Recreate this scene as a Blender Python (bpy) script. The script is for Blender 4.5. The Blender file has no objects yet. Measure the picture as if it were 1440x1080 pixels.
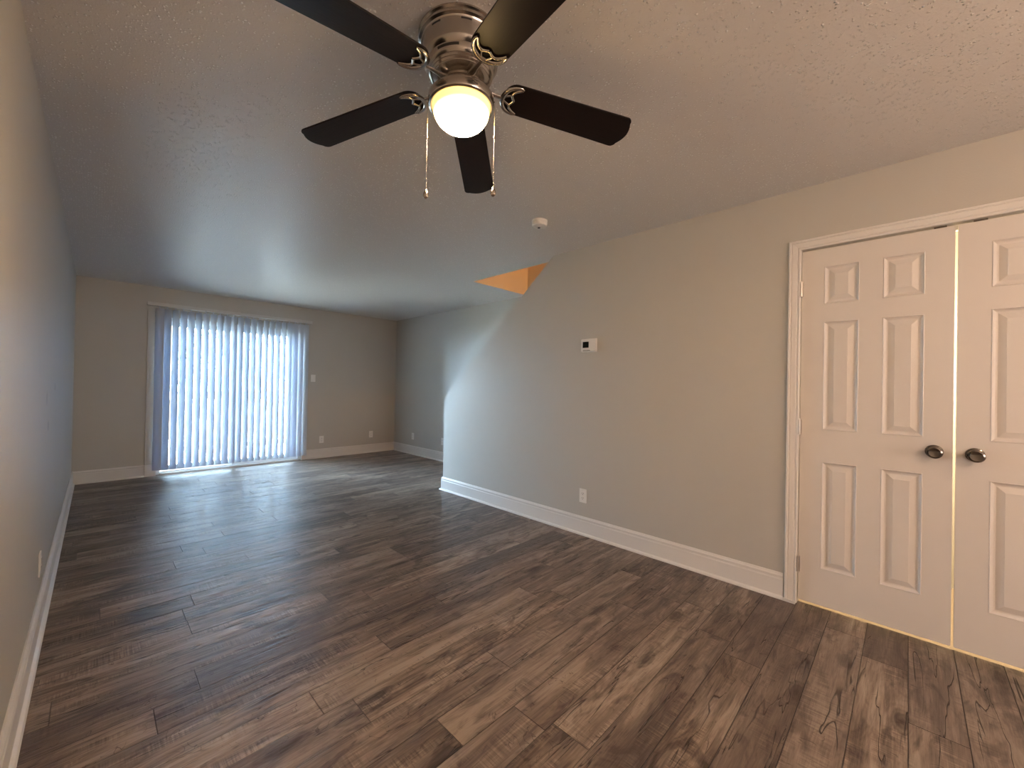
import bpy, bmesh, math, random
from mathutils import Vector, Matrix

random.seed(7)
SC = bpy.context.scene
COL = SC.collection

# ------------------------------------------------------------------ camera
FPX = 570.66
YAW, PITCH, ROLL = 0.7971, 0.0058, 0.0187
cam_data = bpy.data.cameras.new('camera')
cam_data.sensor_fit = 'HORIZONTAL'
cam_data.sensor_width = 36.0
cam_data.lens = 36.0 * FPX / 1440.0
cam_data.clip_start = 0.02
cam = bpy.data.objects.new('camera', cam_data)
COL.objects.link(cam)
fw = Vector((math.sin(YAW) * math.cos(PITCH), math.cos(YAW) * math.cos(PITCH), math.sin(PITCH)))
rt = Vector((math.cos(YAW), -math.sin(YAW), 0))
up = rt.cross(fw)
r2 = rt * math.cos(ROLL) + up * math.sin(ROLL)
u2 = -rt * math.sin(ROLL) + up * math.cos(ROLL)
cm = Matrix(((r2.x, u2.x, -fw.x, 0), (r2.y, u2.y, -fw.y, 0), (r2.z, u2.z, -fw.z, 1.2296), (0, 0, 0, 1)))
cam.matrix_world = cm
SC.camera = cam

# room numbers
XL, XR, XW, XW2 = -0.185, 3.92, 2.871, 2.991
YF, YB, H = 6.89, -3.6, 2.42
YW = 3.915

# ------------------------------------------------------------------ exposure, world, lights
SC.view_settings.view_transform = 'Standard'
SC.view_settings.look = 'None'
SC.view_settings.gamma = 1.0
SC.view_settings.use_curve_mapping = False
SC.view_settings.exposure = 0.0
SKY = (0.55, 0.76, 1.0)
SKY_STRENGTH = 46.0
GLOW = 1.8      # brighter sky lobe left of the patio, added to light the recessed right wall
FAN_STRENGTH = 270.0
BACK_W = 45.0
REAR_FILL_W = 56.0
CLOSET_W = 60.0
STAIR_W = 54.0
WARM = (1.0, 0.66, 0.43)

world = bpy.data.worlds.new('world')
SC.world = world
world.use_nodes = True
wn = world.node_tree
bg = wn.nodes['Background']
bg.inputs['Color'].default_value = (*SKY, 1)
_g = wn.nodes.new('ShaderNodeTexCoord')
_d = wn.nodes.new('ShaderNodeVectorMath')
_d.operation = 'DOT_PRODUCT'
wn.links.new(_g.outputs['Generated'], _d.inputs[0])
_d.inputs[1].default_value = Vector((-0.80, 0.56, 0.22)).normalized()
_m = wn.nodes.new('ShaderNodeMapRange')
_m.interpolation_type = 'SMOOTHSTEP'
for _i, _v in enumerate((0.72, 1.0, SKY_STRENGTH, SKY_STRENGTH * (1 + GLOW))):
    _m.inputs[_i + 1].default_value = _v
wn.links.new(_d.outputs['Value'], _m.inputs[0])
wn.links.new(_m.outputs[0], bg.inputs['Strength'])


def lamp(name, kind, loc, energy, color, size=0.1, rot=(0, 0, 0), size_y=None):
    l = bpy.data.lights.new(name, kind)
    l.energy = energy
    l.color = color
    if kind == 'AREA':
        l.size = size
        if size_y:
            l.shape = 'RECTANGLE'
            l.size_y = size_y
    else:
        l.shadow_soft_size = size
    o = bpy.data.objects.new(name, l)
    o.location = loc
    o.rotation_euler = rot
    COL.objects.link(o)
    return o


portal = lamp('patio_door_portal', 'AREA', (1.42, 7.02, 1.03), 1, (1, 1, 1), 1.74, (-math.pi / 2, 0, 0), 2.02)
portal.data.cycles.is_portal = True
sun = bpy.data.lights.new('sun', 'SUN')
sun.energy = 300.0
sun.angle = 0.009
sun.color = (1.0, 0.94, 0.86)
suno = bpy.data.objects.new('sun', sun)
suno.rotation_euler = Vector((-0.75, -0.12, 0.85)).to_track_quat('Z', 'Y').to_euler()
COL.objects.link(suno)
# ceiling lamp of the dining area behind the camera
lamp('rear_ceiling_lamp', 'POINT', (1.15, -1.25, 1.86), BACK_W, WARM, 0.05)
lamp('rear_fill_light', 'AREA', (1.3, YB + 0.02, 1.45), REAR_FILL_W, (1.0, 0.80, 0.68), 1.5, (math.pi / 2, 0, 0), 1.2)  # unseen fill light added to lift the far wall, ceiling and recess
lamp('closet_lamp', 'POINT', (3.40, -0.50, 1.45), CLOSET_W, (1.0, 0.80, 0.50), 0.05)
lamp('upstairs_lamp', 'POINT', (3.80, 1.2, 3.4), STAIR_W, (1.0, 0.55, 0.25), 0.12)



# ------------------------------------------------------------------ helpers
def tag(o, label=None, cat=None, group=None, kind=None):
    if label: o['label'] = label
    if cat: o['category'] = cat
    if group: o['group'] = group
    if kind: o['kind'] = kind
    return o


class MB:
    """collects geometry for ONE mesh object"""
    def __init__(self):
        self.v = []
        self.f = []
        self.m = []

    def add(self, verts, faces, mi=0):
        n = len(self.v)
        self.v += [tuple(p) for p in verts]
        self.f += [tuple(i + n for i in f) for f in faces]
        self.m += [mi] * len(faces)
        return self

    def box(self, a, b, mi=0):
        x0, y0, z0 = a
        x1, y1, z1 = b
        if x0 > x1: x0, x1 = x1, x0
        if y0 > y1: y0, y1 = y1, y0
        if z0 > z1: z0, z1 = z1, z0
        vs = [(x0, y0, z0), (x1, y0, z0), (x1, y1, z0), (x0, y1, z0), (x0, y0, z1), (x1, y0, z1), (x1, y1, z1), (x0, y1, z1)]
        return self.add(vs, [(0, 3, 2, 1), (4, 5, 6, 7), (0, 1, 5, 4), (1, 2, 6, 5), (2, 3, 7, 6), (3, 0, 4, 7)], mi)

    def prism(self, pts, f0, f1, mi=0):
        """pts: 2-D outline, f0/f1 map a 2-D point to the two end caps"""
        n = len(pts)
        vs = [f0(p) for p in pts] + [f1(p) for p in pts]
        fs = [tuple(range(n))[::-1], tuple(range(n, 2 * n))]
        for i in range(n):
            j = (i + 1) % n
            fs.append((i, j, n + j, n + i))
        return self.add(vs, fs, mi)

    def lathe(self, prof, seg=48, T=None, mi=0, mfun=None):
        T = T or Matrix.Identity(4)
        n = len(prof)
        base = len(self.v)
        vs = []
        for s in range(seg):
            a = 2 * math.pi * s / seg
            for r, z in prof:
                vs.append(tuple(T @ Vector((r * math.cos(a), r * math.sin(a), z))))
        self.v += vs
        for s in range(seg):
            t = (s + 1) % seg
            for i in range(n - 1):
                q = (base + s * n + i, base + t * n + i, base + t * n + i + 1, base + s * n + i + 1)
                self.f.append(q)
                self.m.append(mfun(s, i) if mfun else mi)
        return self

    def tube(self, pts, rad, seg=10, mi=0, flat=1.0, nrm=None):
        pts = [Vector(p) for p in pts]
        rads = rad if isinstance(rad, (list, tuple)) else [rad] * len(pts)
        base = len(self.v)
        ref = Vector(nrm) if nrm else Vector((0, 0, 1))
        for i, p in enumerate(pts):
            d = (pts[min(i + 1, len(pts) - 1)] - pts[max(i - 1, 0)]).normalized()
            s = d.cross(ref)
            if s.length < 1e-4: s = d.cross(Vector((1, 0, 0)))
            s.normalize()
            w = s.cross(d).normalized()
            for k in range(seg):
                a = 2 * math.pi * k / seg
                self.v.append(tuple(p + s * math.cos(a) * rads[i] + w * math.sin(a) * rads[i] * flat))
        for i in range(len(pts) - 1):
            for k in range(seg):
                l = (k + 1) % seg
                self.f.append((base + i * seg + k, base + i * seg + l, base + (i + 1) * seg + l, base + (i + 1) * seg + k))
                self.m.append(mi)
        e = base + (len(pts) - 1) * seg
        self.f.append(tuple(range(base, base + seg))[::-1])
        self.f.append(tuple(range(e, e + seg)))
        self.m += [mi, mi]
        return self

    def build(self, name, mats, parent=None, smooth=False, bevel=0, loc=None, angle=35):
        me = bpy.data.meshes.new(name)
        me.from_pydata(self.v, [], self.f)
        if not isinstance(mats, (list, tuple)): mats = [mats]
        for m in mats: me.materials.append(m)
        for p, mi in zip(me.polygons, self.m): p.material_index = mi
        bm = bmesh.new()
        bm.from_mesh(me)
        bmesh.ops.remove_doubles(bm, verts=bm.verts, dist=1e-6)
        bmesh.ops.recalc_face_normals(bm, faces=bm.faces)
        if smooth:
            for f in bm.faces: f.smooth = True
            for e in bm.edges:
                if len(e.link_faces) == 2 and e.calc_face_angle(0) > math.radians(angle): e.smooth = False
        bm.to_mesh(me)
        bm.free()
        o = bpy.data.objects.new(name, me)
        COL.objects.link(o)
        if parent: o.parent = parent
        if loc: o.location = loc
        if bevel:
            b = o.modifiers.new('bevel', 'BEVEL')
            b.width = bevel
            b.segments = 2
            b.limit_method = 'ANGLE'
        return o


def struct(o):
    o['kind'] = 'structure'
    return o


def empty(name, loc, label=None, cat=None, group=None, M=None):
    o = bpy.data.objects.new(name, None)
    o.empty_display_size = 0.05
    COL.objects.link(o)
    o.location = loc
    if M: o.matrix_world = M
    tag(o, label, cat, group)
    return o


# ------------------------------------------------------------------ materials
def srgb(r, g, b):
    f = lambda c: (c / 255 / 12.92) if c / 255 <= 0.04045 else ((c / 255 + 0.055) / 1.055) ** 2.4
    return (f(r), f(g), f(b), 1)


class NT:
    def __init__(self, name):
        self.mat = bpy.data.materials.new(name)
        self.mat.use_nodes = True
        self.t = self.mat.node_tree
        self.p = self.t.nodes['Principled BSDF']
        self.out = self.t.nodes['Material Output']

    def n(self, typ, ins=None, **kw):
        nd = self.t.nodes.new(typ)
        for k, v in kw.items(): setattr(nd, k, v)
        if ins:
            for k, v in ins.items(): self.put(nd.inputs[k], v)
        return nd

    def put(self, sock, v):
        if isinstance(v, bpy.types.NodeSocket): self.t.links.new(v, sock)
        else: sock.default_value = v

    def m(self, op, a, b=0.0, c=0.0, clamp=False):
        nd = self.t.nodes.new('ShaderNodeMath')
        nd.operation = op
        nd.use_clamp = clamp
        self.put(nd.inputs[0], a)
        self.put(nd.inputs[1], b)
        self.put(nd.inputs[2], c)
        return nd.outputs[0]

    def mix(self, f, a, b, mode='MIX'):
        nd = self.t.nodes.new('ShaderNodeMix')
        nd.data_type = 'RGBA'
        nd.blend_type = mode
        self.put(nd.inputs['Factor'], f)
        self.put(nd.inputs['A'], a)
        self.put(nd.inputs['B'], b)
        return nd.outputs['Result']

    def ramp(self, f, stops):
        nd = self.t.nodes.new('ShaderNodeValToRGB')
        self.put(nd.inputs[0], f)
        el = nd.color_ramp.elements
        while len(el) < len(stops): el.new(0.5)
        for e, (p, c) in zip(el, stops):
            e.position = p
            e.color = c if len(c) == 4 else (*c, 1)
        return nd.outputs[0]

    def rng(self, v, a, b, c=0.0, d=1.0, smooth=True):
        nd = self.t.nodes.new('ShaderNodeMapRange')
        nd.interpolation_type = 'SMOOTHSTEP' if smooth else 'LINEAR'
        self.put(nd.inputs[0], v)
        for i, x in enumerate((a, b, c, d)): self.put(nd.inputs[i + 1], x)
        return nd.outputs[0]

    def noise(self, vec, scale, detail=2.0, rough=0.5, dist=0.0, out='Fac'):
        nd = self.n('ShaderNodeTexNoise', {'Vector': vec, 'Scale': scale, 'Detail': detail, 'Roughness': rough, 'Distortion': dist})
        return nd.outputs[out]

    def bump(self, h, dist, strength=1.0, normal=None):
        nd = self.n('ShaderNodeBump', {'Height': h, 'Distance': dist, 'Strength': strength})
        if normal: self.put(nd.inputs['Normal'], normal)
        return nd.outputs[0]


def simple(name, col, rough=0.5, metal=0.0, spec=0.5, bump_scale=None, bump_d=0.0005, var=0.0):
    t = NT(name)
    t.put(t.p.inputs['Roughness'], rough)
    t.put(t.p.inputs['Metallic'], metal)
    t.put(t.p.inputs['Specular IOR Level'], spec)
    pos = t.n('ShaderNodeTexCoord').outputs['Object']
    if var:
        n = t.noise(pos, 6.0, 3.0)
        dark = tuple(c * (1 - var) for c in col[:3]) + (1,)
        t.put(t.p.inputs['Base Color'], t.mix(n, dark, col))
    else:
        t.put(t.p.inputs['Base Color'], col)
    if bump_scale:
        t.put(t.p.inputs['Normal'], t.bump(t.noise(pos, bump_scale, 3.0), bump_d))
    return t.mat


def mat_wall():
    t = NT('greige_wall_paint')
    pos = t.n('ShaderNodeTexCoord').outputs['Object']
    n = t.noise(pos, 1.3, 3.0)
    t.put(t.p.inputs['Base Color'], t.mix(n, srgb(189, 185, 177), srgb(196, 192, 184)))
    t.put(t.p.inputs['Roughness'], 0.48)
    b = t.noise(pos, 140.0, 3.0)
    b2 = t.noise(pos, 5.0, 2.0)
    n1 = t.bump(b, 0.0006)
    t.put(t.p.inputs['Normal'], t.bump(b2, 0.004, 1.0, n1))
    return t.mat


def mat_wall_left():
    t = NT('greige_wall_paint_with_scuffs')
    pos = t.n('ShaderNodeTexCoord').outputs['Object']
    n = t.noise(pos, 1.3, 3.0)
    base = t.mix(n, srgb(189, 185, 177), srgb(196, 192, 184))
    sep = t.n('ShaderNodeSeparateXYZ', {'Vector': pos})
    y, z = sep.outputs[1], sep.outputs[2]
    wob = t.noise(pos, 25.0, 2.0)
    mask = None
    for (cy, cz, ry, rz) in ((3.32, 1.12, 0.035, 0.05), (3.45, 0.96, 0.05, 0.035), (3.9, 1.17, 0.04, 0.03)):
        a = t.m('DIVIDE', t.m('SUBTRACT', y, cy), ry)
        c = t.m('DIVIDE', t.m('SUBTRACT', z, cz), rz)
        d = t.m('SQRT', t.m('ADD', t.m('MULTIPLY', a, a), t.m('MULTIPLY', c, c)))
        d = t.m('ADD', d, t.m('MULTIPLY', wob, 0.9))
        k = t.rng(d, 1.5, 0.9, 0.0, 0.35)
        mask = k if mask is None else t.m('MAXIMUM', mask, k)
    t.put(t.p.inputs['Base Color'], t.mix(mask, base, srgb(96, 92, 95)))
    t.put(t.p.inputs['Roughness'], 0.48)
    n1 = t.bump(t.noise(pos, 140.0, 3.0), 0.0006)
    t.put(t.p.inputs['Normal'], t.bump(t.noise(pos, 5.0, 2.0), 0.004, 1.0, n1))
    return t.mat


def mat_ceiling():
    t = NT('textured_ceiling_paint')
    pos = t.n('ShaderNodeTexCoord').outputs['Object']
    wp = t.n('ShaderNodeVectorMath', {0: pos, 1: t.n('ShaderNodeVectorMath', {0: t.noise(pos, 60.0, 2.0, out='Color'), 1: (0.012, 0.012, 0.012)}, operation='MULTIPLY').outputs[0]}, operation='ADD').outputs[0]
    vor = t.n('ShaderNodeTexVoronoi', {'Vector': wp, 'Scale': 85.0, 'Randomness': 1.0}, feature='F1')
    lump = t.rng(vor.outputs['Distance'], 0.38, 0.14)
    sel = t.rng(t.noise(pos, 22.0, 2.0), 0.42, 0.60)
    keep = t.rng(t.n('ShaderNodeSeparateXYZ', {'Vector': vor.outputs['Color']}).outputs[0], 0.35, 0.6)
    lump = t.m('MULTIPLY', lump, t.m('MULTIPLY', t.m('ADD', sel, 0.35), keep))
    fine = t.noise(pos, 170.0, 4.0, 0.6)
    hgt = t.m('ADD', lump, t.m('MULTIPLY', fine, 0.36))
    t.put(t.p.inputs['Normal'], t.bump(hgt, 0.0042))
    t.put(t.p.inputs['Base Color'], t.mix(lump, srgb(218, 214, 210), srgb(255, 254, 252)))   # glints and lit sides of the lumps painted in as whiter specks
    t.put(t.p.inputs['Roughness'], 0.32)
    return t.mat


def mat_floor():
    t = NT('rustic_vinyl_planks')
    pos = t.n('ShaderNodeTexCoord').outputs['Object']
    sep = t.n('ShaderNodeSeparateXYZ', {'Vector': pos})
    x, y = sep.outputs[0], sep.outputs[1]
    W, L = 0.155, 1.22
    ry = t.m('DIVIDE', t.m('SUBTRACT', y, 1.539), W)
    row = t.m('FLOOR', ry)
    wn_ = t.n('ShaderNodeTexWhiteNoise', noise_dimensions='1D')
    t.put(wn_.inputs['W'], t.m('ADD', row, 3.37))
    rx = t.m('ADD', t.m('DIVIDE', t.m('SUBTRACT', x, 0.611), L), t.m('MULTIPLY', wn_.outputs['Value'], t.m('MINIMUM', t.m('ABSOLUTE', row), 1.0)))
    colm = t.m('FLOOR', rx)
    cid = t.n('ShaderNodeCombineXYZ', {'X': row, 'Y': colm, 'Z': 1.7})
    wid = t.n('ShaderNodeTexWhiteNoise', {'Vector': cid.outputs[0]}, noise_dimensions='3D')
    idv, idc = wid.outputs['Value'], wid.outputs['Color']
    fy = t.m('FRACT', ry)
    fx = t.m('FRACT', rx)
    ey = t.m('MULTIPLY', t.m('MINIMUM', fy, t.m('SUBTRACT', 1.0, fy)), W)
    ex = t.m('MULTIPLY', t.m('MINIMUM', fx, t.m('SUBTRACT', 1.0, fx)), L)
    seam = t.rng(t.m('MINIMUM', ex, ey), 0.0004, 0.0026, 1.0, 0.0)
    # per-plank shifted coordinates
    sc = t.n('ShaderNodeVectorMath', {0: idc, 1: (37.0, 53.0, 11.0)}, operation='MULTIPLY')
    pc = t.n('ShaderNodeVectorMath', {0: pos, 1: sc.outputs[0]}, operation='ADD').outputs[0]

    def stretch(sx, sy, v=pc):
        return t.n('ShaderNodeMapping', {'Vector': v, 'Scale': (sx, sy, 1.0)}).outputs[0]
    grain = t.noise(stretch(2.2, 26.0), 1.0, 6.0, 0.62, 0.8)
    fineg = t.noise(stretch(9.0, 150.0), 1.0, 4.0, 0.6, 0.2)
    cloud = t.noise(stretch(1.5, 6.0), 1.0, 4.0, 0.6, 1.2)
    saw = t.noise(stretch(160.0, 6.0), 1.0, 2.0, 0.6, 0.3)
    saw_mask = t.rng(t.noise(stretch(3.0, 12.0), 1.0, 2.0), 0.50, 0.66)
    # knots
    kv = stretch(2.1, 5.6)
    vor = t.n('ShaderNodeTexVoronoi', {'Vector': kv, 'Scale': 1.0, 'Randomness': 1.0}, feature='F1')
    kd = t.m('ADD', vor.outputs['Distance'], t.m('MULTIPLY', t.m('SUBTRACT', cloud, 0.5), 0.22))
    knot = t.m('MULTIPLY', t.rng(kd, 0.03, 0.26, 1.0, 0.0), t.rng(idv, 0.15, 0.25))
    ring = t.m('MULTIPLY', t.m('SINE', t.m('MULTIPLY', kd, 95.0)), t.rng(kd, 0.08, 0.34, 1.0, 0.0))
    # long cracks, mostly along the board
    cr = t.noise(stretch(1.1, 14.0), 1.0, 3.0, 0.5, 0.5)
    crack = t.rng(t.m('ABSOLUTE', t.m('SUBTRACT', cr, 0.5)), 0.0, 0.011, 1.0, 0.0)
    crack = t.m('MULTIPLY', crack, t.rng(t.noise(stretch(2.5, 9.0), 1.0, 1.0), 0.46, 0.56))
    # short cross checks
    cc = t.noise(stretch(16.0, 9.0), 1.0, 2.0, 0.5, 0.6)
    cross = t.rng(t.m('ABSOLUTE', t.m('SUBTRACT', cc, 0.5)), 0.0, 0.011, 1.0, 0.0)
    cross = t.m('MULTIPLY', cross, t.rng(t.noise(stretch(7.0, 18.0), 1.0, 1.0), 0.55, 0.62))

    blot = t.noise(stretch(2.6, 7.0), 1.0, 3.0, 0.65, 2.2)
    v = t.m('ADD', t.m('MULTIPLY', t.m('SUBTRACT', idv, 0.5), 0.34), 0.56)
    v = t.m('SUBTRACT', v, t.m('MULTIPLY', t.rng(blot, 0.52, 0.70), 0.34))
    v = t.m('ADD', v, t.m('MULTIPLY', t.m('SUBTRACT', grain, 0.5), 1.15))
    v = t.m('ADD', v, t.m('MULTIPLY', t.m('SUBTRACT', cloud, 0.5), 1.35))
    v = t.m('ADD', v, t.m('MULTIPLY', t.m('SUBTRACT', fineg, 0.5), 0.60))
    v = t.m('ADD', v, t.m('MULTIPLY', t.m('MULTIPLY', t.m('SUBTRACT', saw, 0.5), saw_mask), 1.1))
    v = t.m('ADD', v, t.m('MULTIPLY', ring, 0.10))
    base = t.ramp(v, [(0.10, srgb(62, 52, 47)), (0.38, srgb(97, 84, 76)), (0.60, srgb(126, 111, 100)), (0.95, srgb(172, 157, 142))])
    hue = t.n('ShaderNodeSeparateXYZ', {'Vector': idc})
    base = t.mix(t.m('MULTIPLY', hue.outputs[1], 0.45), base, srgb(98, 86, 82), 'MIX')
    base = t.mix(t.m('MULTIPLY', knot, 0.8), base, srgb(42, 30, 25))
    base = t.mix(t.m('MULTIPLY', crack, 0.8), base, srgb(36, 25, 20))
    base = t.mix(t.m('MULTIPLY', cross, 0.65), base, srgb(44, 31, 26))
    base = t.mix(t.m('MULTIPLY', seam, 0.6), base, srgb(38, 29, 25))
    t.put(t.p.inputs['Base Color'], base)
    t.put(t.p.inputs['Roughness'], t.m('ADD', 0.27, t.m('MULTIPLY', grain, 0.2)))
    t.put(t.p.inputs['Specular IOR Level'], 0.30)
    hh = t.m('ADD', t.m('MULTIPLY', grain, 0.5), t.m('MULTIPLY', fineg, 0.35))
    hh = t.m('ADD', hh, t.m('MULTIPLY', t.noise(stretch(5.0, 14.0), 1.0, 2.0), 1.0))
    hh = t.m('ADD', hh, t.m('MULTIPLY', t.noise(stretch(1.6, 48.0), 1.0, 2.0), 0.7))
    hh = t.m('SUBTRACT', hh, t.m('MULTIPLY', crack, 0.8))
    hh = t.m('SUBTRACT', hh, t.m('MULTIPLY', seam, 0.8))
    t.put(t.p.inputs['Normal'], t.bump(hh, 0.0045))
    return t.mat


def mat_metal(name, col, rough, aniso=False):
    t = NT(name)
    pos = t.n('ShaderNodeTexCoord').outputs['Object']
    mp = t.n('ShaderNodeMapping', {'Vector': pos, 'Scale': (30.0, 30.0, 600.0)}).outputs[0]
    n = t.noise(mp, 1.0, 3.0)
    t.put(t.p.inputs['Base Color'], col)
    t.put(t.p.inputs['Metallic'], 1.0)
    t.put(t.p.inputs['Roughness'], t.m('ADD', rough - 0.05, t.m('MULTIPLY', n, 0.1)))
    return t.mat


def mat_blade():
    t = NT('espresso_blade_wood')
    pos = t.n('ShaderNodeTexCoord').outputs['Object']
    mp = t.n('ShaderNodeMapping', {'Vector': pos, 'Scale': (4.0, 70.0, 1.0)}).outputs[0]
    g = t.noise(mp, 1.0, 5.0, 0.6, 0.5)
    t.put(t.p.inputs['Base Color'], t.mix(g, srgb(12, 6, 6), srgb(25, 14, 11)))
    t.put(t.p.inputs['Roughness'], 0.40)
    t.put(t.p.inputs['Specular IOR Level'], 0.18)
    t.put(t.p.inputs['Normal'], t.bump(g, 0.0004))
    return t.mat


def mat_globe():
    t = NT('lit_frosted_glass')
    pos = t.n('ShaderNodeTexCoord').outputs['Object']
    sep = t.n('ShaderNodeSeparateXYZ', {'Vector': pos})
    r = t.m('SQRT', t.m('ADD', t.m('MULTIPLY', sep.outputs[0], sep.outputs[0]), t.m('MULTIPLY', sep.outputs[1], sep.outputs[1])))
    f = t.rng(r, 0.0965, 0.066)          # the bulbs sit over the middle of the bowl
    col = t.mix(f, (1.0, 0.66, 0.20, 1), (1.0, 0.65, 0.38, 1))
    st = t.m('ADD', FAN_STRENGTH * 0.0055, t.m('MULTIPLY', f, FAN_STRENGTH))
    t.put(t.p.inputs['Base Color'], (0.9, 0.85, 0.7, 1))
    t.put(t.p.inputs['Roughness'], 0.25)
    t.put(t.p.inputs['Emission Color'], col)
    t.put(t.p.inputs['Emission Strength'], st)
    return t.mat


def mat_slat():
    t = NT('translucent_vinyl_slat')
    d = t.n('ShaderNodeBsdfDiffuse', {'Color': (0.58, 0.59, 0.60, 1)})
    tr = t.n('ShaderNodeBsdfTranslucent', {'Color': (0.52, 0.68, 0.92, 1)})
    gl = t.n('ShaderNodeBsdfGlossy', {'Color': (0.8, 0.8, 0.8, 1), 'Roughness': 0.35})
    pos = t.n('ShaderNodeTexCoord').outputs['Object']
    mp = t.n('ShaderNodeMapping', {'Vector': pos, 'Scale': (90.0, 90.0, 1.5)}).outputs[0]
    bn = t.bump(t.noise(mp, 1.0, 2.0), 0.0004)
    for s in (d, tr, gl): t.put(s.inputs['Normal'], bn)
    m1 = t.n('ShaderNodeMixShader', {0: 0.22, 1: d.outputs[0], 2: tr.outputs[0]})
    m2 = t.n('ShaderNodeMixShader', {0: 0.04, 1: m1.outputs[0], 2: gl.outputs[0]})
    t.t.links.new(m2.outputs[0], t.out.inputs['Surface'])
    return t.mat


def mat_glass():
    t = NT('window_glass')
    tr = t.n('ShaderNodeBsdfTransparent', {'Color': (0.93, 0.96, 0.96, 1)})
    gl = t.n('ShaderNodeBsdfGlossy', {'Color': (1, 1, 1, 1), 'Roughness': 0.0})
    fr = t.n('ShaderNodeFresnel', {'IOR': 1.3})
    m = t.n('ShaderNodeMixShader', {0: fr.outputs[0], 1: tr.outputs[0], 2: gl.outputs[0]})
    t.t.links.new(m.outputs[0], t.out.inputs['Surface'])
    return t.mat


M_WALL = mat_wall()
M_WALLL = mat_wall_left()
M_CEIL = mat_ceiling()
M_FLOOR = mat_floor()
M_TRIM = simple('white_trim_paint', srgb(226, 222, 217), 0.35, bump_scale=60, bump_d=0.0003)
M_DOOR = simple('white_door_paint', srgb(220, 214, 208), 0.42, bump_scale=220, bump_d=0.0002)
M_PLASTIC = simple('white_plastic', srgb(232, 230, 225), 0.35)
M_SLOT = simple('dark_slot', srgb(40, 36, 34), 0.6)
M_SCREEN = simple('black_display', srgb(20, 24, 22), 0.15)
M_NICKEL = mat_metal('brushed_nickel', (0.50, 0.455, 0.41, 1), 0.22)
M_KNOB = mat_metal('dark_satin_nickel', (0.20, 0.18, 0.165, 1), 0.16)
M_HINGE = mat_metal('zinc_hinge', (0.78, 0.74, 0.70, 1), 0.35)
M_BLADE = mat_blade()
M_GLOBE = mat_globe()
M_SLAT = mat_slat()
M_GLASS = mat_glass()
M_RAIL = simple('ivory_headrail_metal', srgb(205, 203, 198), 0.4)
M_VINYL = simple('white_vinyl_frame', srgb(225, 228, 230), 0.35)
M_TAN = simple('raw_tan_underlay', srgb(182, 162, 142), 0.7, bump_scale=50, bump_d=0.002, var=0.35)
M_SHAFT = simple('tan_stairwell_paint', srgb(214, 200, 178), 0.6)
M_DECK = simple('concrete_patio', srgb(214, 210, 202), 0.8, bump_scale=40, bump_d=0.002, var=0.1)
M_RAILING = simple('grey_stained_wood', srgb(150, 146, 142), 0.7, bump_scale=60, bump_d=0.001, var=0.2)
M_GRASS = simple('pale_dry_ground', srgb(196, 194, 180), 0.9, bump_scale=20, bump_d=0.03, var=0.4)
M_LEAF = simple('green_leaf', srgb(84, 110, 52), 0.6, var=0.4)
M_BARK = simple('grey_bark', srgb(96, 82, 70), 0.9, bump_scale=30, bump_d=0.01, var=0.3)

# ------------------------------------------------------------------ shell
T = 0.15
struct(MB().box((XL - T, YB - T, -0.1), (2.905, 7.02, 0.0)).box((2.905, 0.52, -0.1), (XR + T, 7.02, 0.0)).box((2.905, YB - T, -0.1), (XR + T, -0.85, 0.0)).build('floor', M_FLOOR))
# raw underlay inside the closet, where the planks stop
struct(MB().box((2.9055, -0.8495, -0.1), (XR + T, 0.5195, -0.003)).build('floor_closet', M_TAN))
struct(MB().box((XL - T, YB - T, 0), (XL, YF, H + 0.3)).build('wall_left', M_WALLL))
DX0, DX1, DZ = 0.545, 2.292, 2.045
struct(MB().box((XL - T, YF, 0), (DX0, YF + T, H + 0.3)).box((DX1, YF, 0), (XR + T, YF + T, H + 0.3)).box((DX0, YF, DZ), (DX1, YF + T, H + 0.3)).build('wall_back', M_WALL))
struct(MB().box((XR, 3.578, 0), (XR + T, YF, H + 0.3)).box((XR, YB - T, 0), (XR + T, 3.578, H)).build('wall_right', M_WALL))
struct(MB().box((XL - T, YB - T, 0), (XR + T, YB, H + 0.3)).build('wall_rear', M_WALL))
DY0, DY1, DTOP = 0.462, -0.785, 2.062
fA = lambda p: (XW, p[0], p[1])
fB = lambda p: (XW2, p[0], p[1])
wi = MB()
wi.prism([(DY0, 0), (YW, 0), (YW, 1.085), (2.30, H + 0.01), (DY0, H + 0.01)], fA, fB)
wi.prism([(DY1, DTOP), (DY0, DTOP), (DY0, H + 0.01), (DY1, H + 0.01)], fA, fB)
wi.prism([(YB, 0), (DY1, 0), (DY1, H + 0.01), (YB, H + 0.01)], fA, fB)
struct(wi.build('wall_inner', M_WALL))
# closet box behind the double doors
struct(MB().box((XW2, 0.52, -0.003), (3.9, 0.60, 2.3)).box((XW2, -0.93, -0.003), (3.9, -0.85, 2.3)).box((3.82, -0.85, -0.003), (3.9, 0.52, 2.3)).box((XW2, -0.93, 2.3), (3.9, 0.6, 2.36)).build('wall_closet', M_WALL))
# stairwell shaft to the upper floor
SX0, SX1, SY0, SY1 = XW2 + 0.001, XR, 0.95, 3.578
sh = MB()
sh.box((SX0 - 0.1, SY1 - 0.004, H + 0.001), (SX1 + T, SY1 + 0.12, 5.2))
sh.box((SX1 - 0.003, SY0, H + 0.001), (SX1 + T, SY1, 5.2))
sh.box((SX0 - 0.1, SY0 - 0.12, H + 0.001), (SX1 + T, SY0, 5.2))
sh.box((SX0 - 0.1, SY0, H + 0.3), (SX0, SY1, 5.2))
sh.box((SX0 - 0.1, SY0 - 0.12, 5.2), (SX1 + T, SY1 + 0.12, 5.3))
struct(sh.build('wall_stairwell', M_SHAFT))

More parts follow.
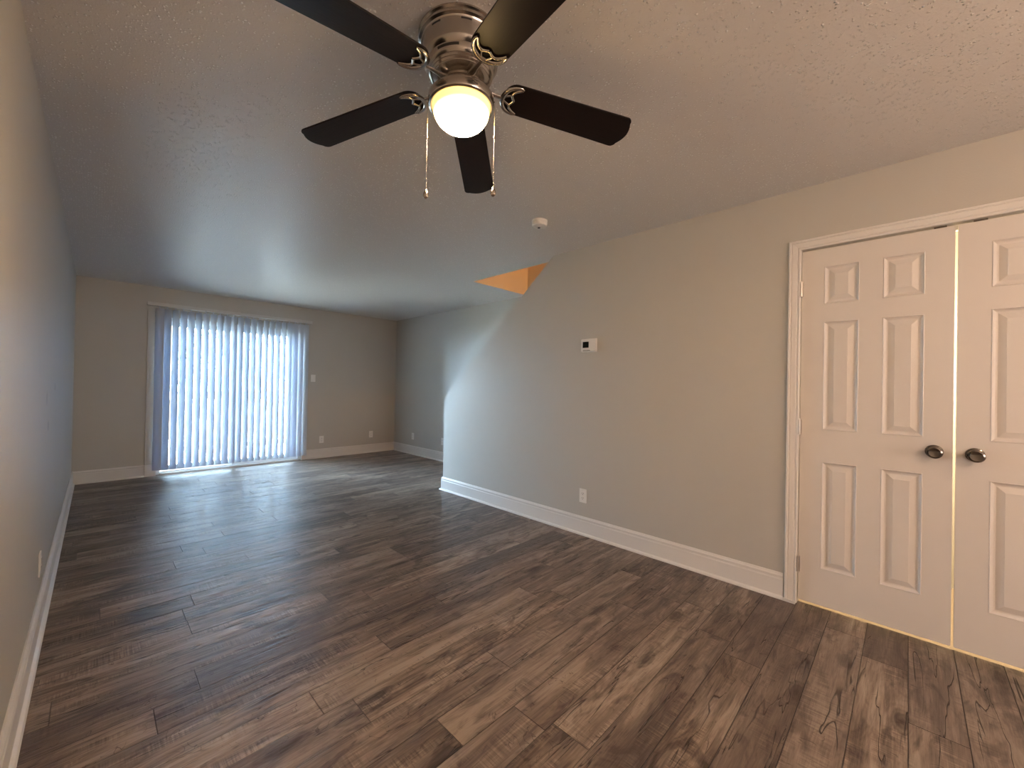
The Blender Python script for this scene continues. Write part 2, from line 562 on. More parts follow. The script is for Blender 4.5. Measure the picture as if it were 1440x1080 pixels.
# ceiling: one surface with a faint drywall ridge across the left part
cb = MB()
ys = [YB - T, -2, -0.5, 0.8] + [1.5 + i * 0.08 for i in range(10)] + [2.26, 2.29, 2.300, 2.31, 2.38, 2.46, 2.54, 2.62, 2.7, 2.8, 2.9, 3.0, 3.1, 3.5, 4.5, 5.5, YF + T]
xs = [XL - T] + [XL + i * 0.06 for i in range(0, 22)] + [1.6, 2.2, XW2]


def ridge(x, y):
    fade = max(0.0, min(1.0, (0.95 - x) / 0.9))
    if y <= 1.5 or y >= 3.1: return 0
    if y <= 2.300: return 0.032 * fade * ((y - 1.5) / 0.8) ** 1.4
    return 0.032 * fade * ((3.1 - y) / 0.8) ** 1.4


cv = [(x, y, H - ridge(x, y)) for y in ys for x in xs]
nx = len(xs)
cf = [(j * nx + i, j * nx + i + 1, (j + 1) * nx + i + 1, (j + 1) * nx + i) for j in range(len(ys) - 1) for i in range(nx - 1)]
cb.add(cv, cf)
cb.box((XL - T, YB - T, H + 0.0006), (XW2, YF + T, H + 0.3))
cb.box((XW2, SY1, H), (XR + T, YF + T, H + 0.3))
cb.box((XW2, YB - T, H), (XR + T, SY0, H + 0.3))
ceil = struct(cb.build('ceiling', M_CEIL))
for _p in ceil.data.polygons:          # the textured surface must face down into the room
    if _p.normal.z > 0.5 and _p.center.z < H + 0.0003: _p.flip()
ceil.data.update()


# baseboards: profile (depth, height)
BP = [(0, 0), (0.030, 0), (0.030, 0.006), (0.026, 0.014), (0.018, 0.018), (0.015, 0.020), (0.015, 0.112), (0.012, 0.118),
      (0.012, 0.126), (0.014, 0.130), (0.0135, 0.136), (0.009, 0.142), (0.006, 0.150), (0, 0.150)]


def board(mb, p0, p1, nrm, e0=0, e1=0):
    """e0/e1: +1 lengthen or -1 shorten the end by the depth (outer or inner mitre)"""
    p0, p1, nrm = Vector((*p0, 0)), Vector((*p1, 0)), Vector((*nrm, 0))
    d = (p1 - p0).normalized()
    f0 = lambda q: tuple(p0 + nrm * q[0] - d * (e0 * q[0]) + Vector((0, 0, q[1])))
    f1 = lambda q: tuple(p1 + nrm * q[0] + d * (e1 * q[0]) + Vector((0, 0, q[1])))
    mb.prism(BP, f0, f1)
    return mb


struct(board(MB(), (XL, YB), (XL, YF), (1, 0), 0, -1).build('baseboard_left', M_TRIM, bevel=0.0008))
struct(board(MB(), (XL, YF), (0.438, YF), (0, -1), -1, 0).build('baseboard_back_left', M_TRIM, bevel=0.0008))
struct(board(MB(), (2.375, YF), (XR, YF), (0, -1), 0, -1).build('baseboard_back_right', M_TRIM, bevel=0.0008))
struct(board(MB(), (XR, YF), (XR, 3.0), (-1, 0), -1, 0).build('baseboard_right', M_TRIM, bevel=0.0008))
bi = MB()
board(bi, (XW, 0.5205), (XW, YW), (-1, 0), 0, 1)
board(bi, (XW, YW), (XW2, YW), (0, 1), 1, 1)
bi.box((XW - 0.030, 0.458, 0), (XW - 0.019, 0.5205, 0.016))
struct(bi.build('baseboard_inner', M_TRIM, bevel=0.0008))

# casing round the closet doors
CP = [(0.0, 0.0), (0.0, 0.009), (0.004, 0.012), (0.011, 0.011), (0.014, 0.0085), (0.018, 0.0115), (0.030, 0.0125), (0.040, 0.0145), (0.044, 0.012), (0.048, 0.017), (0.055, 0.018), (0.058, 0.015), (0.058, 0.0)]
CI0, CI1, CIT = 0.456, -0.779, 2.056
cs = MB()
rows = []
for u, d in CP:
    rows.append([(XW - d, CI0 + u, 0.0), (XW - d, CI0 + u, CIT + u), (XW - d, CI1 - u, CIT + u), (XW - d, CI1 - u, 0.0)])
vs = [p for r in rows for p in r]
fs = []
for i in range(len(CP)):
    j = (i + 1) % len(CP)
    for k in range(3):
        fs.append((i * 4 + k, i * 4 + k + 1, j * 4 + k + 1, j * 4 + k))
fs.append(tuple(i * 4 for i in range(len(CP))))
fs.append(tuple(i * 4 + 3 for i in range(len(CP)))[::-1])
cs.add(vs, fs)
struct(cs.build('trim_1', M_TRIM))
# jamb lining
jb = MB()
jb.box((XW + 0.001, DY0, 0), (XW2 - 0.001, DY0 - 0.008, DTOP))
jb.box((XW + 0.001, DY1, 0), (XW2 - 0.001, DY1 + 0.008, DTOP))
jb.box((XW + 0.001, DY1 + 0.008, DTOP - 0.006), (XW2 - 0.001, DY0 - 0.008, DTOP))
jb.box((XW + 0.045, DY1 + 0.008, DTOP - 0.03), (XW + 0.075, DY0 - 0.008, DTOP - 0.006))
struct(jb.build('trim_2', M_TRIM))


# ------------------------------------------------------------------ six-panel closet doors
def door_leaf(name, y0, y1, hinge_side, knob_y, catch_y):
    """y0 > y1; front face at x=XF facing -X"""
    XF, TH, Z0, Z1 = XW + 0.004, 0.035, 0.026, 2.044
    hy = hinge_side
    cols = [(y0 - 0.103, y0 - 0.256), (y0 - 0.350, y0 - 0.505)] if hy > 0 else [(y0 - 0.105, y0 - 0.260), (y0 - 0.354, y0 - 0.507)]
    rws = [(1.942, 1.728), (1.628, 1.016), (0.836, 0.230)]
    mb = MB()
    ysx = sorted({y0, y1, *[c for q in cols for c in q]}, reverse=True)
    zsx = sorted({Z0, Z1, *[c for q in rws for c in q]})
    for a, b in zip(ysx, ysx[1:]):
        for c, d in zip(zsx, zsx[1:]):
            if any(abs(a - q[0]) < 1e-6 for q in cols) and any(abs(c - q[1]) < 1e-6 for q in rws): continue
            mb.add([(XF, a, c), (XF, b, c), (XF, b, d), (XF, a, d)], [(0, 1, 2, 3)])
    steps = [(0, 0), (0.003, -0.002), (0.008, 0.0035), (0.014, 0.0075), (0.019, 0.0085), (0.022, 0.0085), (0.045, 0.0015), (0.047, 0.0005)]
    for ya, yb in cols:
        for zt, zb in rws:
            rings = []
            for ins, dep in steps:
                rings.append([(XF + dep, ya - ins, zb + ins), (XF + dep, yb + ins, zb + ins), (XF + dep, yb + ins, zt - ins), (XF + dep, ya - ins, zt - ins)])
            vs = [p for r in rings for p in r]
            fs = []
            for i in range(len(rings) - 1):
                for k in range(4):
                    l = (k + 1) % 4
                    fs.append((i * 4 + k, i * 4 + l, (i + 1) * 4 + l, (i + 1) * 4 + k))
            n = (len(rings) - 1) * 4
            fs.append((n, n + 1, n + 2, n + 3))
            mb.add(vs, fs)
    # sides and back
    mb.add([(XF, y0, Z0), (XF, y1, Z0), (XF, y1, Z1), (XF, y0, Z1), (XF + TH, y0, Z0), (XF + TH, y1, Z0), (XF + TH, y1, Z1), (XF + TH, y0, Z1)],
           [(0, 4, 5, 1), (1, 5, 6, 2), (2, 6, 7, 3), (3, 7, 4, 0), (4, 7, 6, 5)])
    dr = struct(mb.build(name, M_DOOR))
    # knob: lathe about the X axis
    Tm = Matrix.Translation((XF, knob_y, 0.949)) @ Matrix.Rotation(-math.pi / 2, 4, 'Y')
    kn = MB()
    kn.lathe([(0, 0), (0.031, 0), (0.0325, 0.003), (0.031, 0.007), (0.022, 0.010), (0.012, 0.012), (0.0105, 0.018), (0.0105, 0.034), (0.014, 0.040),
              (0.024, 0.047), (0.0285, 0.053), (0.029, 0.057), (0.027, 0.061), (0.021, 0.0645), (0.012, 0.062), (0, 0.061)], 40, Tm)
    kn.build('door_knob', M_KNOB, dr, smooth=True, angle=25)
    # roller catch on top
    MB().box((XF - 0.002, catch_y - 0.022, 2.0445), (XF + 0.02, catch_y + 0.022, 2.0515)).build('ball_catch', M_KNOB, dr)
    if hy:
        for z in (1.828, 1.025, 0.231):
            h = MB()
            yy = y0 + 0.003 if hy > 0 else y1 - 0.003
            for k in range(5):
                a, b = z - 0.044 + k * 0.0176, z - 0.044 + (k + 1) * 0.0176 - 0.0008
                h.lathe([(0, a), (0.0062, a), (0.0062, b), (0, b)], 14, Matrix.Translation((XW - 0.0065, yy, 0)))
            h.lathe([(0, 0.046), (0.004, 0.046), (0.0035, 0.049), (0, 0.050)], 12, Matrix.Translation((XW - 0.0065, yy, z)))
            h.box((XW - 0.005, yy - 0.012 * hy, z - 0.044), (XW + 0.003, yy - 0.001, z + 0.044))
            h.build('hinge', M_HINGE, dr, smooth=True)
    return dr


door_leaf('door_1', 0.450, -0.1555, 1, -0.093, -0.105)
door_leaf('door_2', -0.1655, -0.772, -1, -0.226, -0.235)


# ------------------------------------------------------------------ sliding patio door, blinds
sd = MB()
YD = YF + 0.035
FW = 0.045
sd.box((DX0, YD, 0.0), (DX0 + FW, YD + 0.11, DZ))
sd.box((DX1 - FW, YD, 0.0), (DX1, YD + 0.11, DZ))
sd.box((DX0 + FW, YD, DZ - FW), (DX1 - FW, YD + 0.11, DZ))
sd.box((DX0 + FW, YF - 0.012, 0.0), (DX1 - FW, YD + 0.11, 0.024))
sd.box((DX0 + FW, YD + 0.005, 0.024), (DX1 - FW, YD + 0.012, 0.036))
sd.box((DX0 + FW, YD + 0.05, 0.024), (DX1 - FW, YD + 0.057, 0.036))
pd = struct(sd.build('door_3', M_VINYL, bevel=0.002))
XM = 1.42


def sash(x0, x1, y, nm):
    s = 0.062
    b = MB()
    z0, z1 = 0.037, DZ - FW
    b.box((x0, y, z0), (x0 + s, y + 0.034, z1))
    b.box((x1 - s, y, z0), (x1, y + 0.034, z1))
    b.box((x0 + s, y, z0), (x1 - s, y + 0.034, z0 + 0.07))
    b.box((x0 + s, y, z1 - s), (x1 - s, y + 0.034, z1))
    o = b.build(nm, M_VINYL, pd, bevel=0.002)
    MB().box((x0 + s - 0.005, y + 0.014, z0 + 0.065), (x1 - s + 0.005, y + 0.019, z1 - s + 0.005)).build('glass_pane', M_GLASS, o)
    return o


sash(DX0 + FW, XM + 0.02, YD + 0.058, 'fixed_panel')
sl = sash(XM - 0.042, DX1 - FW, YD + 0.014, 'sliding_panel')
hd = MB()
hd.box((DX1 - FW - 0.045, YD - 0.014, 0.93), (DX1 - FW - 0.020, YD + 0.014, 0.95))
hd.box((DX1 - FW - 0.045, YD - 0.014, 1.11), (DX1 - FW - 0.020, YD + 0.014, 1.13))
hd.box((DX1 - FW - 0.045, YD - 0.026, 0.93), (DX1 - FW - 0.020, YD - 0.012, 1.13))
hd.build('door_handle', M_VINYL, sl, bevel=0.003)
# painted flat casing with small white plinth feet
struct(MB().box((0.438, YF - 0.014, 0.152), (DX0, YF, 2.11)).box((DX1, YF - 0.014, 0.152), (2.375, YF, 2.11)).box((DX0, YF - 0.014, DZ), (DX1, YF, 2.11)).build('trim_3', M_WALL, bevel=0.002))
struct(MB().box((0.438, YF - 0.024, 0), (0.548, YF, 0.152)).box((2.289, YF - 0.024, 0), (2.375, YF, 0.152)).build('trim_4', M_TRIM, bevel=0.002))

YS = YF - 0.085
bl = empty('vertical_blind', (1.40, YS, 0.08), 'white vertical slat blind half open across the sliding patio door', 'blind')


def rel(p, o=bl):
    return Vector(p) - o.location


hr = MB()
hr.box(rel((0.425, YS - 0.022, 2.163)), rel((2.385, YS + 0.022, 2.205)))
hr.build('headrail', M_RAIL, bl, bevel=0.004)
for x in (0.62, 1.4, 2.2):
    MB().box(rel((x - 0.015, YS - 0.024, 2.2055)), rel((x + 0.015, YF, 2.209))).box(rel((x - 0.015, YF - 0.004, 2.16)), rel((x + 0.015, YF, 2.2085))).build('bracket', M_RAIL, bl)


def slat_mesh(w=0.089, z0=0.0, z1=2.055):
    b = MB()
    n = 8
    vs, fs = [], []
    tks = 0.0007
    prof = []
    for i in range(n + 1):
        u = -1 + 2 * i / n
        prof.append((u * w / 2, -0.009 * (1 - u * u)))
    ring = [(x, y - tks) for x, y in prof] + [(x, y + tks) for x, y in reversed(prof)]
    b.prism(ring, lambda p: (p[0], p[1], z0), lambda p: (p[0], p[1], z1))
    # hook at the top
    b.box((-0.006, -0.010, z1 - 0.001), (0.006, -0.006, z1 + 0.028))
    return b


sm = None
rs = random.Random(3)
for i in range(23):
    if sm is None:
        s = slat_mesh().build('slat', M_SLAT, bl, smooth=True)
        sm = s
    else:
        s = sm.copy()
        COL.objects.link(s)
        s.parent = bl
    x = 0.548 + 0.0795 * i
    ang = -(43 + 20 * i / 22) + rs.uniform(-2.0, 2.0)
    if i == 0: ang = -22
    if i == 20: ang = -30
    if i == 21: ang = -38
    if i == 22: ang = -42
    if i == 9: ang = -40
    s.location = (x - 1.40, 0, 0)
    s.rotation_euler = (0, 0, math.radians(ang))

# ------------------------------------------------------------------ outside the patio door
struct(MB().box((-3, YF + T, -0.12), (7, 8.6, -0.02)).build('floor_patio', M_DECK))
struct(MB().box((-30, 8.6, -0.4), (40, 60, -0.15)).build('ground', M_GRASS))
rg = empty('balcony_railing', (1.8, 8.25, -0.02), 'grey wooden railing outside the patio door seen between blind slats', 'railing')
rr = lambda p: rel(p, rg)
MB().box(rr((-1.2, 8.22, 0.93)), rr((4.8, 8.29, 1.05))).build('top_rail', M_RAILING, rg)
MB().box(rr((-1.2, 8.235, 0.10)), rr((4.8, 8.275, 0.17))).build('bottom_rail', M_RAILING, rg)
for x in (-1.2, 0.3, 1.8, 3.3, 4.8):
    MB().box(rr((x - 0.045, 8.21, -0.02)), rr((x + 0.045, 8.30, 0.929))).build('railing_post', M_RAILING, rg)
bm_ = None
for i in range(44):
    x = -1.1 + i * 0.134
    if any(abs(x - q) < 0.075 for q in (0.3, 1.8, 3.3)): continue
    if bm_ is None:
        bm_ = MB().box((-0.012, -0.012, 0), (0.012, 0.012, 0.76)).build('baluster', M_RAILING, rg)
        o = bm_
    else:
        o = bm_.copy()
        COL.objects.link(o)
        o.parent = rg
    o.location = rr((x, 8.255, 0.17))


def tree(x, y, h, label, seed):
    r = random.Random(seed)
    root = empty('tree', (x, y, -0.15), label, 'tree', 'trees beyond the patio railing')
    tr = MB()
    tr.tube([(0, 0, 0), (0.05, 0, h * 0.3), (-0.05, 0.03, h * 0.6), (0, 0, h)], [0.12, 0.09, 0.06, 0.015], 10)
    lf = MB()
    for b in range(26):
        a = r.uniform(0, 6.28)
        z = r.uniform(h * 0.2, h * 0.95)
        L = (h - z) * 0.42 + 0.5
        d = Vector((math.cos(a), math.sin(a), r.uniform(0.2, 0.7)))
        p0 = Vector((0, 0, z))
        pts = [p0, p0 + d * L * 0.5 + Vector((0, 0, 0.05)), p0 + d * L]
        tr.tube(pts, [0.025, 0.015, 0.005], 6)
        for k in range(34):
            c = p0 + d * L * r.uniform(0.3, 1.1) + Vector((r.gauss(0, .16), r.gauss(0, .16), r.gauss(0, .16)))
            s = r.uniform(0.04, 0.075)
            u = Vector((r.gauss(0, 1), r.gauss(0, 1), r.gauss(0, 1))).normalized()
            v = u.orthogonal().normalized()
            w_ = u.cross(v) * 0.15 * s
            lf.add([c - u * s, c + v * s * 0.5 + w_, c + u * s, c - v * s * 0.5 + w_], [(0, 1, 2, 3)])
    tr.build('trunk', M_BARK, root)
    lf.build('foliage', M_LEAF, root)


tree(1.2, 12.4, 5.0, 'leafy green tree beyond the railing, behind the left half of the blind', 1)
tree(4.4, 13.6, 5.6, 'leafy green tree beyond the railing, behind the right half of the blind', 2)


# ------------------------------------------------------------------ ceiling fan
FX, FY, FHB, FPH, FTX, FTY, FPIT, FDR, FR, FW0, FW1 = 0.8564, 1.1169, 0.1529, 1.9949, 0.0192, -0.0326, 0.131, 0.0881, 0.64, 0.1228, 0.1467
DPH = [0.028, -0.1043, 0.0064, 0.0471, 0.0227]
a_ = Vector((FTX, FTY, -1)).normalized()
e1 = (Vector((1, 0, 0)) - a_ * a_.x).normalized()
e2 = -a_.cross(e1)
FM = Matrix(((e1.x, e2.x, -a_.x, FX), (e1.y, e2.y, -a_.y, FY), (e1.z, e2.z, -a_.z, H), (0, 0, 0, 1)))
fan = empty('ceiling_fan', (FX, FY, H), 'brushed nickel ceiling fan with five dark brown blades and a lit glass bowl', 'ceiling fan', M=FM)

prof = [(0.0, 0.001), (0.138, 0.0), (0.1425, -0.004), (0.1425, -0.009), (0.137, -0.013), (0.137, -0.016), (0.1405, -0.020), (0.1405, -0.026), (0.133, -0.030), (0.1305, -0.034),
        (0.1300, -0.036), (0.1295, -0.042), (0.1290, -0.046), (0.1285, -0.080), (0.127, -0.088), (0.121, -0.096), (0.116, -0.101), (0.1155, -0.1045), (0.1135, -0.1125), (0.1125, -0.116),
        (0.1100, -0.122), (0.1065, -0.126), (0.1075, -0.130), (0.1025, -0.134), (0.1035, -0.138), (0.098, -0.142), (0.098, -0.146), (0.090, -0.151), (0.074, -0.154), (0.0, -0.1545)]


def slotf(s, i):
    if i == 17 and (s % 16) in range(3, 13): return 1
    if i == 10 and (s % 12) in range(2, 6): return 1
    return 0


hs = MB()
hs.lathe(prof, 96, None, 0, slotf)
hs.build('motor_housing', [M_NICKEL, M_SLOT], fan, smooth=True, angle=28)
# flywheel that carries the blade irons, and switch housing
fl = MB()
fl.lathe([(0.0, -0.1546), (0.066, -0.1546), (0.070, -0.158), (0.070, -0.166), (0.060, -0.169), (0.0, -0.169)], 48)
fl.build('flywheel', M_NICKEL, fan, smooth=True, angle=28)
sw = MB()
sw.lathe([(0.0, -0.1692), (0.046, -0.1692), (0.046, -0.176), (0.052, -0.184), (0.060, -0.190), (0.0, -0.1905)], 48)
sw.build('switch_housing', M_NICKEL, fan, smooth=True, angle=28)
lk = MB()
lk.lathe([(0.0, -0.1906), (0.062, -0.1906), (0.090, -0.194), (0.106, -0.200), (0.1115, -0.207), (0.1125, -0.212), (0.1125, -0.231), (0.1105, -0.235), (0.1045, -0.238), (0.100, -0.236), (0.100, -0.215), (0.0, -0.214)], 72)
lk.build('light_pan', M_NICKEL, fan, smooth=True, angle=28)
gp = []
RG, DG = 0.0985, 0.078
gp.append((RG, -0.2165))
gp.append((RG, -0.236))
for i in range(1, 15):
    t_ = i / 14 * math.pi / 2
    gp.append((RG * math.cos(t_) ** 0.85 if i < 14 else 0.0, -0.236 - DG * math.sin(t_)))
gl = MB()
gl.lathe(gp, 64)
gl.build('glass_bowl', M_GLOBE, fan, smooth=True)


def blade_T(k):
    t = FPH + k * 2 * math.pi / 5 + DPH[k]
    rad = Vector((math.cos(t), math.sin(t), 0))
    tan = Vector((-math.sin(t), math.cos(t), 0))
    dn = Vector((0, 0, -1))
    X = (rad + dn * FDR).normalized()
    Y = (tan * math.cos(FPIT) + dn * math.sin(FPIT)).normalized()
    Z = X.cross(Y)
    return Matrix(((X.x, Y.x, Z.x, 0), (X.y, Y.y, Z.y, 0), (X.z, Y.z, Z.z, -FHB), (0, 0, 0, 1)))


def blade_outline():
    r0, r1 = 0.150, 0.662
    hw = lambda r: 0.5 * (FW0 + (FW1 - FW0) * (r - 0.17) / 0.49)
    pts = []
    # root: round
    n = 10
    for i in range(n + 1):
        a = math.pi / 2 * i / n
        pts.append((r0 + 0.052 * (1 - math.sin(a)), hw(0.2) * math.cos(a) * -1 if False else -hw(0.2) * (1 - (1 - math.cos(a)))))
    pts = []
    for i in range(2 * n + 1):       # from +side round to -side at the root
        a = math.pi / 2 - math.pi * i / (2 * n)
        sx = abs(math.cos(a)) ** 0.75
        pts.append((r0 + 0.055 * (1 - sx), hw(0.2) * math.sin(a)))
    # bottom edge to the tip
    for r in (0.25, 0.35, 0.45, 0.55): pts.append((r, -hw(r)))
    rc = 0.022
    h1 = hw(0.64)
    cx = r1 - 0.010
    for i in range(7):
        a = -math.pi / 2 + math.pi / 2 * i / 6
        pts.append((cx - rc - 0.006 + rc * math.cos(a), -h1 + rc + rc * math.sin(a)))
    for i in range(1, 10):
        u = -1 + 2 * i / 10
        pts.append((cx - 0.006 + 0.016 * (1 - u * u), u * (h1 - rc)))
    for i in range(7):
        a = math.pi / 2 * i / 6
        pts.append((cx - rc - 0.006 + rc * math.cos(a), h1 - rc + rc * math.sin(a)))
    for r in (0.55, 0.45, 0.35, 0.25): pts.append((r, hw(r)))
    return pts


def blade_mb():
    b = MB()
    pts = blade_outline()
    b.prism(pts, lambda p: (p[0], p[1], 0.0), lambda p: (p[0], p[1], 0.006))
    return b


def bez(p0, p1, p2, n=12):
    out = []
    for i in range(n + 1):
        t = i / n
        out.append(tuple((1 - t) ** 2 * a + 2 * t * (1 - t) * b + t * t * c for a, b, c in zip(p0, p1, p2)))
    return out


def iron_mb():
    """crescent plate with an ogee inner edge under the blade root, and an arm back to the flywheel"""
    b = MB()
    z = -0.0045
    hornA, hornB = (0.212, 0.052, z), (0.212, -0.052, z)
    outer = [(0.2 + 0.0 - 0.062 * math.cos(t) ** 0.8 + 0.012, 0.056 * math.sin(t), z) for t in [math.radians(q) for q in range(-86, 87, 8)]]
    outer = [hornB] + [(x - 0.0, y, zz) for x, y, zz in outer] + [hornA]
    n = len(outer)
    rr_ = [0.0044 + 0.0044 * math.sin(math.pi * i / (n - 1)) for i in range(n)]
    b.tube(outer, rr_, 8, flat=0.7)
    apex = (0.192, 0.0, z)
    kA, kB = (0.180, 0.020, z), (0.180, -0.020, z)
    b.tube(bez(hornA, (0.178, 0.036, z), kA), 0.0048, 8, flat=0.8)
    b.tube(bez(kA, (0.184, 0.010, z), apex), 0.0048, 8, flat=0.8)
    b.tube(bez(hornB, (0.178, -0.036, z), kB), 0.0048, 8, flat=0.8)
    b.tube(bez(kB, (0.184, -0.010, z), apex), 0.0048, 8, flat=0.8)
    b.tube(bez(kA, (0.160, 0.013, z), (0.152, 0.004, z)), 0.0036, 8, flat=0.8)
    b.tube(bez(kB, (0.160, -0.013, z), (0.152, -0.004, z)), 0.0036, 8, flat=0.8)
    # back plate of the crescent, behind the ribs
    b.prism([(0.151, -0.016), (0.160, -0.006), (0.160, 0.006), (0.151, 0.016), (0.146, 0.0)], lambda p: (p[0], p[1], -0.003), lambda p: (p[0], p[1], 0.0))
    # arm
    b.tube([(0.150, 0, z), (0.130, 0, z - 0.001), (0.108, 0, -0.004), (0.085, 0, -0.006), (0.060, 0, -0.005)], [0.0075, 0.0075, 0.009, 0.012, 0.014], 10, flat=0.6)
    return b


bproto = iproto = None
for k in range(5):
    if bproto is None:
        bproto = blade_mb().build('fan_blade', M_BLADE, fan, bevel=0.0015)
        iproto = iron_mb().build('blade_iron', M_NICKEL, fan, smooth=True, angle=50)
        bo, io = bproto, iproto
    else:
        bo = bproto.copy()
        io = iproto.copy()
        for o in (bo, io):
            COL.objects.link(o)
            o.parent = fan
    bo.matrix_local = blade_T(k)
    io.matrix_local = blade_T(k)


# pull chains hang truly vertical from the light pan rim
def ico(mb, c, r):
    t = (1 + 5 ** .5) / 2
    vs = [Vector(v).normalized() * r + Vector(c) for v in [(-1, t, 0), (1, t, 0), (-1, -t, 0), (1, -t, 0), (0, -1, t), (0, 1, t), (0, -1, -t), (0, 1, -t), (t, 0, -1), (t, 0, 1), (-t, 0, -1), (-t, 0, 1)]]
    mb.add(vs, [(0, 11, 5), (0, 5, 1), (0, 1, 7), (0, 7, 10), (0, 10, 11), (1, 5, 9), (5, 11, 4), (11, 10, 2), (10, 7, 6), (7, 1, 8), (3, 9, 4), (3, 4, 2), (3, 2, 6), (3, 6, 8), (3, 8, 9), (4, 9, 5), (2, 4, 11), (6, 2, 10), (8, 6, 7), (9, 8, 1)])


FI = FM.inverted()
for s, ln in ((-1, 0.300), (1, 0.288)):
    side = r2.copy()
    side.z = 0
    side.normalize()
    top = FM @ Vector((0, 0, -0.214)) + side * (s * 0.1155)
    ch = MB()
    N = int(ln / 0.0046)
    for i in range(N):
        ico(ch, (0, 0, -i * 0.0046), 0.0010)
    ch.tube([(0, 0, 0), (0, 0, -ln)], 0.0006, 5)
    ch.lathe([(0, -ln * 0.42 + 0.006), (0.0026, -ln * 0.42 + 0.005), (0.0026, -ln * 0.42 - 0.005), (0, -ln * 0.42 - 0.006)], 10)
    ch.tube([(-side.x * s * 0.006, -side.y * s * 0.006, 0.002), (0, 0, 0)], 0.0022, 8)
    c = ch.build('pull_chain', M_NICKEL, fan, smooth=True, angle=80)
    c.matrix_local = FI @ Matrix.Translation(top)
    fb = MB()
    fb.lathe([(0, -ln), (0.0022, -ln), (0.003, -ln - 0.006), (0.0045, -ln - 0.010), (0.0085, -ln - 0.018), (0.0100, -ln - 0.026), (0.0085, -ln - 0.033), (0.004, -ln - 0.037), (0, -ln - 0.038)], 20)
    f = fb.build('fob', M_NICKEL, c, smooth=True)

# ------------------------------------------------------------------ smoke detector
det = empty('smoke_detector', (2.203, 1.905, H), 'small round white smoke detector on the textured ceiling', 'smoke detector')
MB().lathe([(0, 0), (0.056, 0), (0.056, -0.010), (0.053, -0.014), (0, -0.014)], 48).build('mounting_base', M_PLASTIC, det, smooth=True)
MB().lathe([(0, -0.0141), (0.0535, -0.0141), (0.0545, -0.018), (0.053, -0.034), (0.049, -0.039), (0.028, -0.040), (0.026, -0.037), (0.020, -0.037), (0.018, -0.040), (0, -0.040)], 48).build('cover', M_PLASTIC, det, smooth=True, angle=30)
MB().lathe([(0, -0.0402), (0.010, -0.0402), (0.010, -0.043), (0, -0.044)], 24, Matrix.Translation((0.012, 0.016, 0))).build('test_button', M_SLOT, det, smooth=True)

# ------------------------------------------------------------------ thermostat on the inner wall
th = empty('thermostat', (XW, 1.908, 1.583), 'white rectangular thermostat with small dark display on the long greige wall', 'thermostat')
MB().box((-0.004, -0.074, -0.056), (0, 0.074, 0.056)).build('wall_plate', M_PLASTIC, th, bevel=0.0015)
tb = MB()
tb.box((-0.022, -0.036, -0.052), (-0.0041, 0.070, 0.052))
tb.box((-0.026, -0.070, -0.052), (-0.0041, -0.0362, 0.052))
body = tb.build('body', M_PLASTIC, th, bevel=0.003)
MB().box((-0.0228, -0.006, -0.020), (-0.0215, 0.052, 0.030)).build('display', M_SCREEN, th)
MB().box((-0.0232, 0.050, -0.045), (-0.0215, -0.020, -0.041)).build('vent_slot', M_SLOT, body)


# ------------------------------------------------------------------ outlets and switch
def rot_for(n):
    # local: plate faces +Y
    return {'-y': math.pi, '+x': -math.pi / 2, '-x': math.pi / 2}[n]


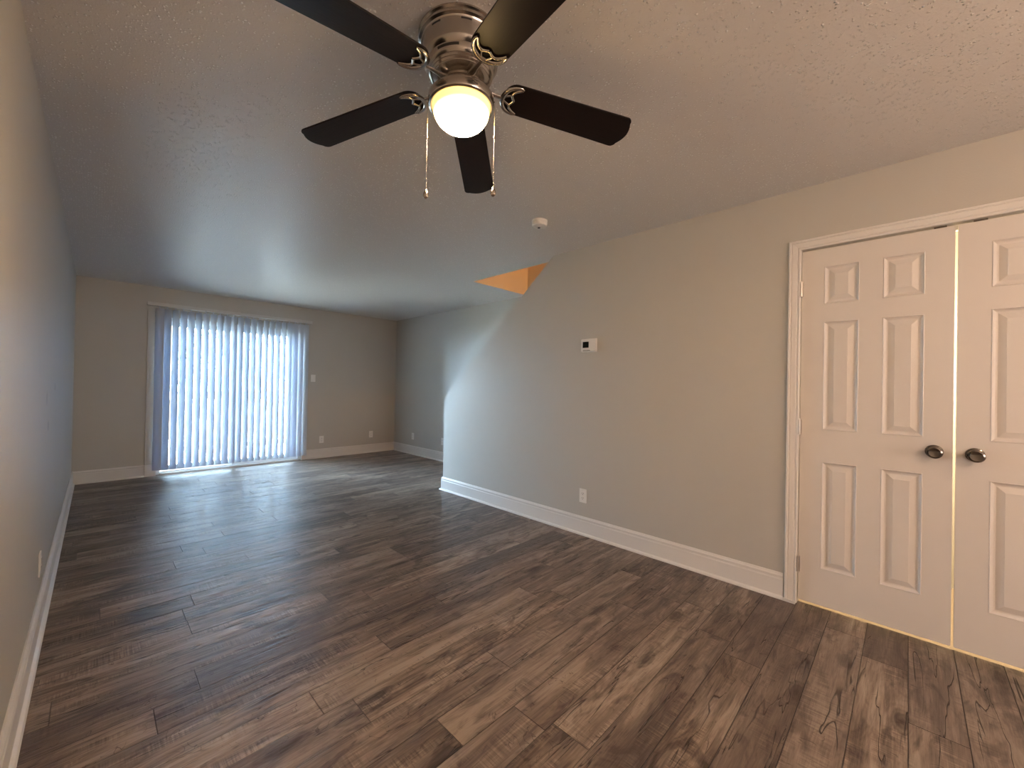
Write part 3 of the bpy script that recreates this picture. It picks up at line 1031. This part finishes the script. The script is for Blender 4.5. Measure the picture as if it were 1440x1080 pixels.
def outlet(loc, n, label, kind='outlet', proto=None):
    root = empty('wall_outlet' if kind == 'outlet' else 'light_switch', loc, label, 'outlet' if kind == 'outlet' else 'switch', 'white outlets on the walls' if kind == 'outlet' else None)
    root.rotation_euler = (0, 0, rot_for(n))
    if proto:
        for ch in proto.children:
            c = ch.copy()
            COL.objects.link(c)
            c.parent = root
            for g in ch.children:
                d = g.copy()
                COL.objects.link(d)
                d.parent = c
        return root
    MB().box((-0.035, 0, -0.0575), (0.035, 0.0055, 0.0575)).build('cover_plate', M_PLASTIC, root, bevel=0.002)
    if kind == 'outlet':
        for z in (0.0195, -0.0195):
            o = MB().box((-0.017, 0.0054, z - 0.0145), (0.017, 0.0078, z + 0.0145)).build('receptacle', M_PLASTIC, root, bevel=0.003)
            sl_ = MB()
            sl_.box((-0.0085, 0.0077, z - 0.002), (-0.006, 0.0082, z + 0.007))
            sl_.box((0.006, 0.0077, z - 0.002), (0.0085, 0.0082, z + 0.006))
            sl_.lathe([(0, 0), (0.0026, 0), (0.0026, 0.0005), (0, 0.0005)], 12, Matrix.Translation((0, 0.0077, z - 0.008)) @ Matrix.Rotation(-math.pi / 2, 4, 'X'))
            sl_.build('socket_holes', M_SLOT, o)
        MB().lathe([(0, 0), (0.003, 0), (0.0025, 0.001), (0, 0.0012)], 12, Matrix.Translation((0, 0.0055, 0)) @ Matrix.Rotation(-math.pi / 2, 4, 'X')).build('screw', M_HINGE, root)
    else:
        MB().prism([(-0.012, 0.0054), (0.012, 0.0054), (0.012, 0.0075), (0.006, 0.016), (0.002, 0.016), (-0.012, 0.0075)], lambda p: (-0.005, p[1], p[0]), lambda p: (0.005, p[1], p[0])).build('toggle', M_PLASTIC, root)
    return root


o1 = outlet((XW, 1.945, 0.323), '-x', 'white duplex outlet below the thermostat on the long greige wall')
outlet((2.598, YF, 0.300), '-y', 'white duplex outlet just right of the patio door blind, on the far wall', proto=o1)
outlet((3.454, YF, 0.325), '-y', 'white duplex outlet on the far wall near the right corner', proto=o1)
outlet((XR, 6.25, 0.318), '-x', 'white duplex outlet on the recessed right wall close to the far corner', proto=o1)
outlet((XR, 5.37, 0.318), '-x', 'white outlet half hidden behind the stub wall edge, on the recessed right wall', proto=o1)
outlet((XL, 3.10, 0.298), '+x', 'white duplex outlet low on the left wall above its baseboard', proto=o1)
outlet((2.447, YF, 1.30), '-y', 'white light switch on the far wall beside the right edge of the blind', 'switch')

# unseen frame added around the rear fill light
wf = MB()
wf.box((0.50, YB, 0.80), (0.55, YB + 0.03, 2.10)).box((2.05, YB, 0.80), (2.10, YB + 0.03, 2.10))
wf.box((0.55, YB, 0.80), (2.05, YB + 0.03, 0.85)).box((0.55, YB, 2.05), (2.05, YB + 0.03, 2.10))
struct(wf.build('fill_frame_1', M_TRIM))

# dining-area pendant behind the camera
dl = empty('pendant_light', (1.15, -1.25, H), 'small nickel pendant lamp hanging behind the camera', 'pendant lamp')
MB().lathe([(0, 0), (0.06, 0), (0.058, -0.018), (0.01, -0.024), (0, -0.024)], 40).build('canopy', M_NICKEL, dl, smooth=True)
MB().tube([(0, 0, -0.0242), (0, 0, -0.40)], 0.003, 8).build('cord', M_SLOT, dl)
MB().lathe([(0, -0.4002), (0.02, -0.4002), (0.022, -0.445), (0, -0.445)], 24).build('lamp_holder', M_NICKEL, dl, smooth=True)
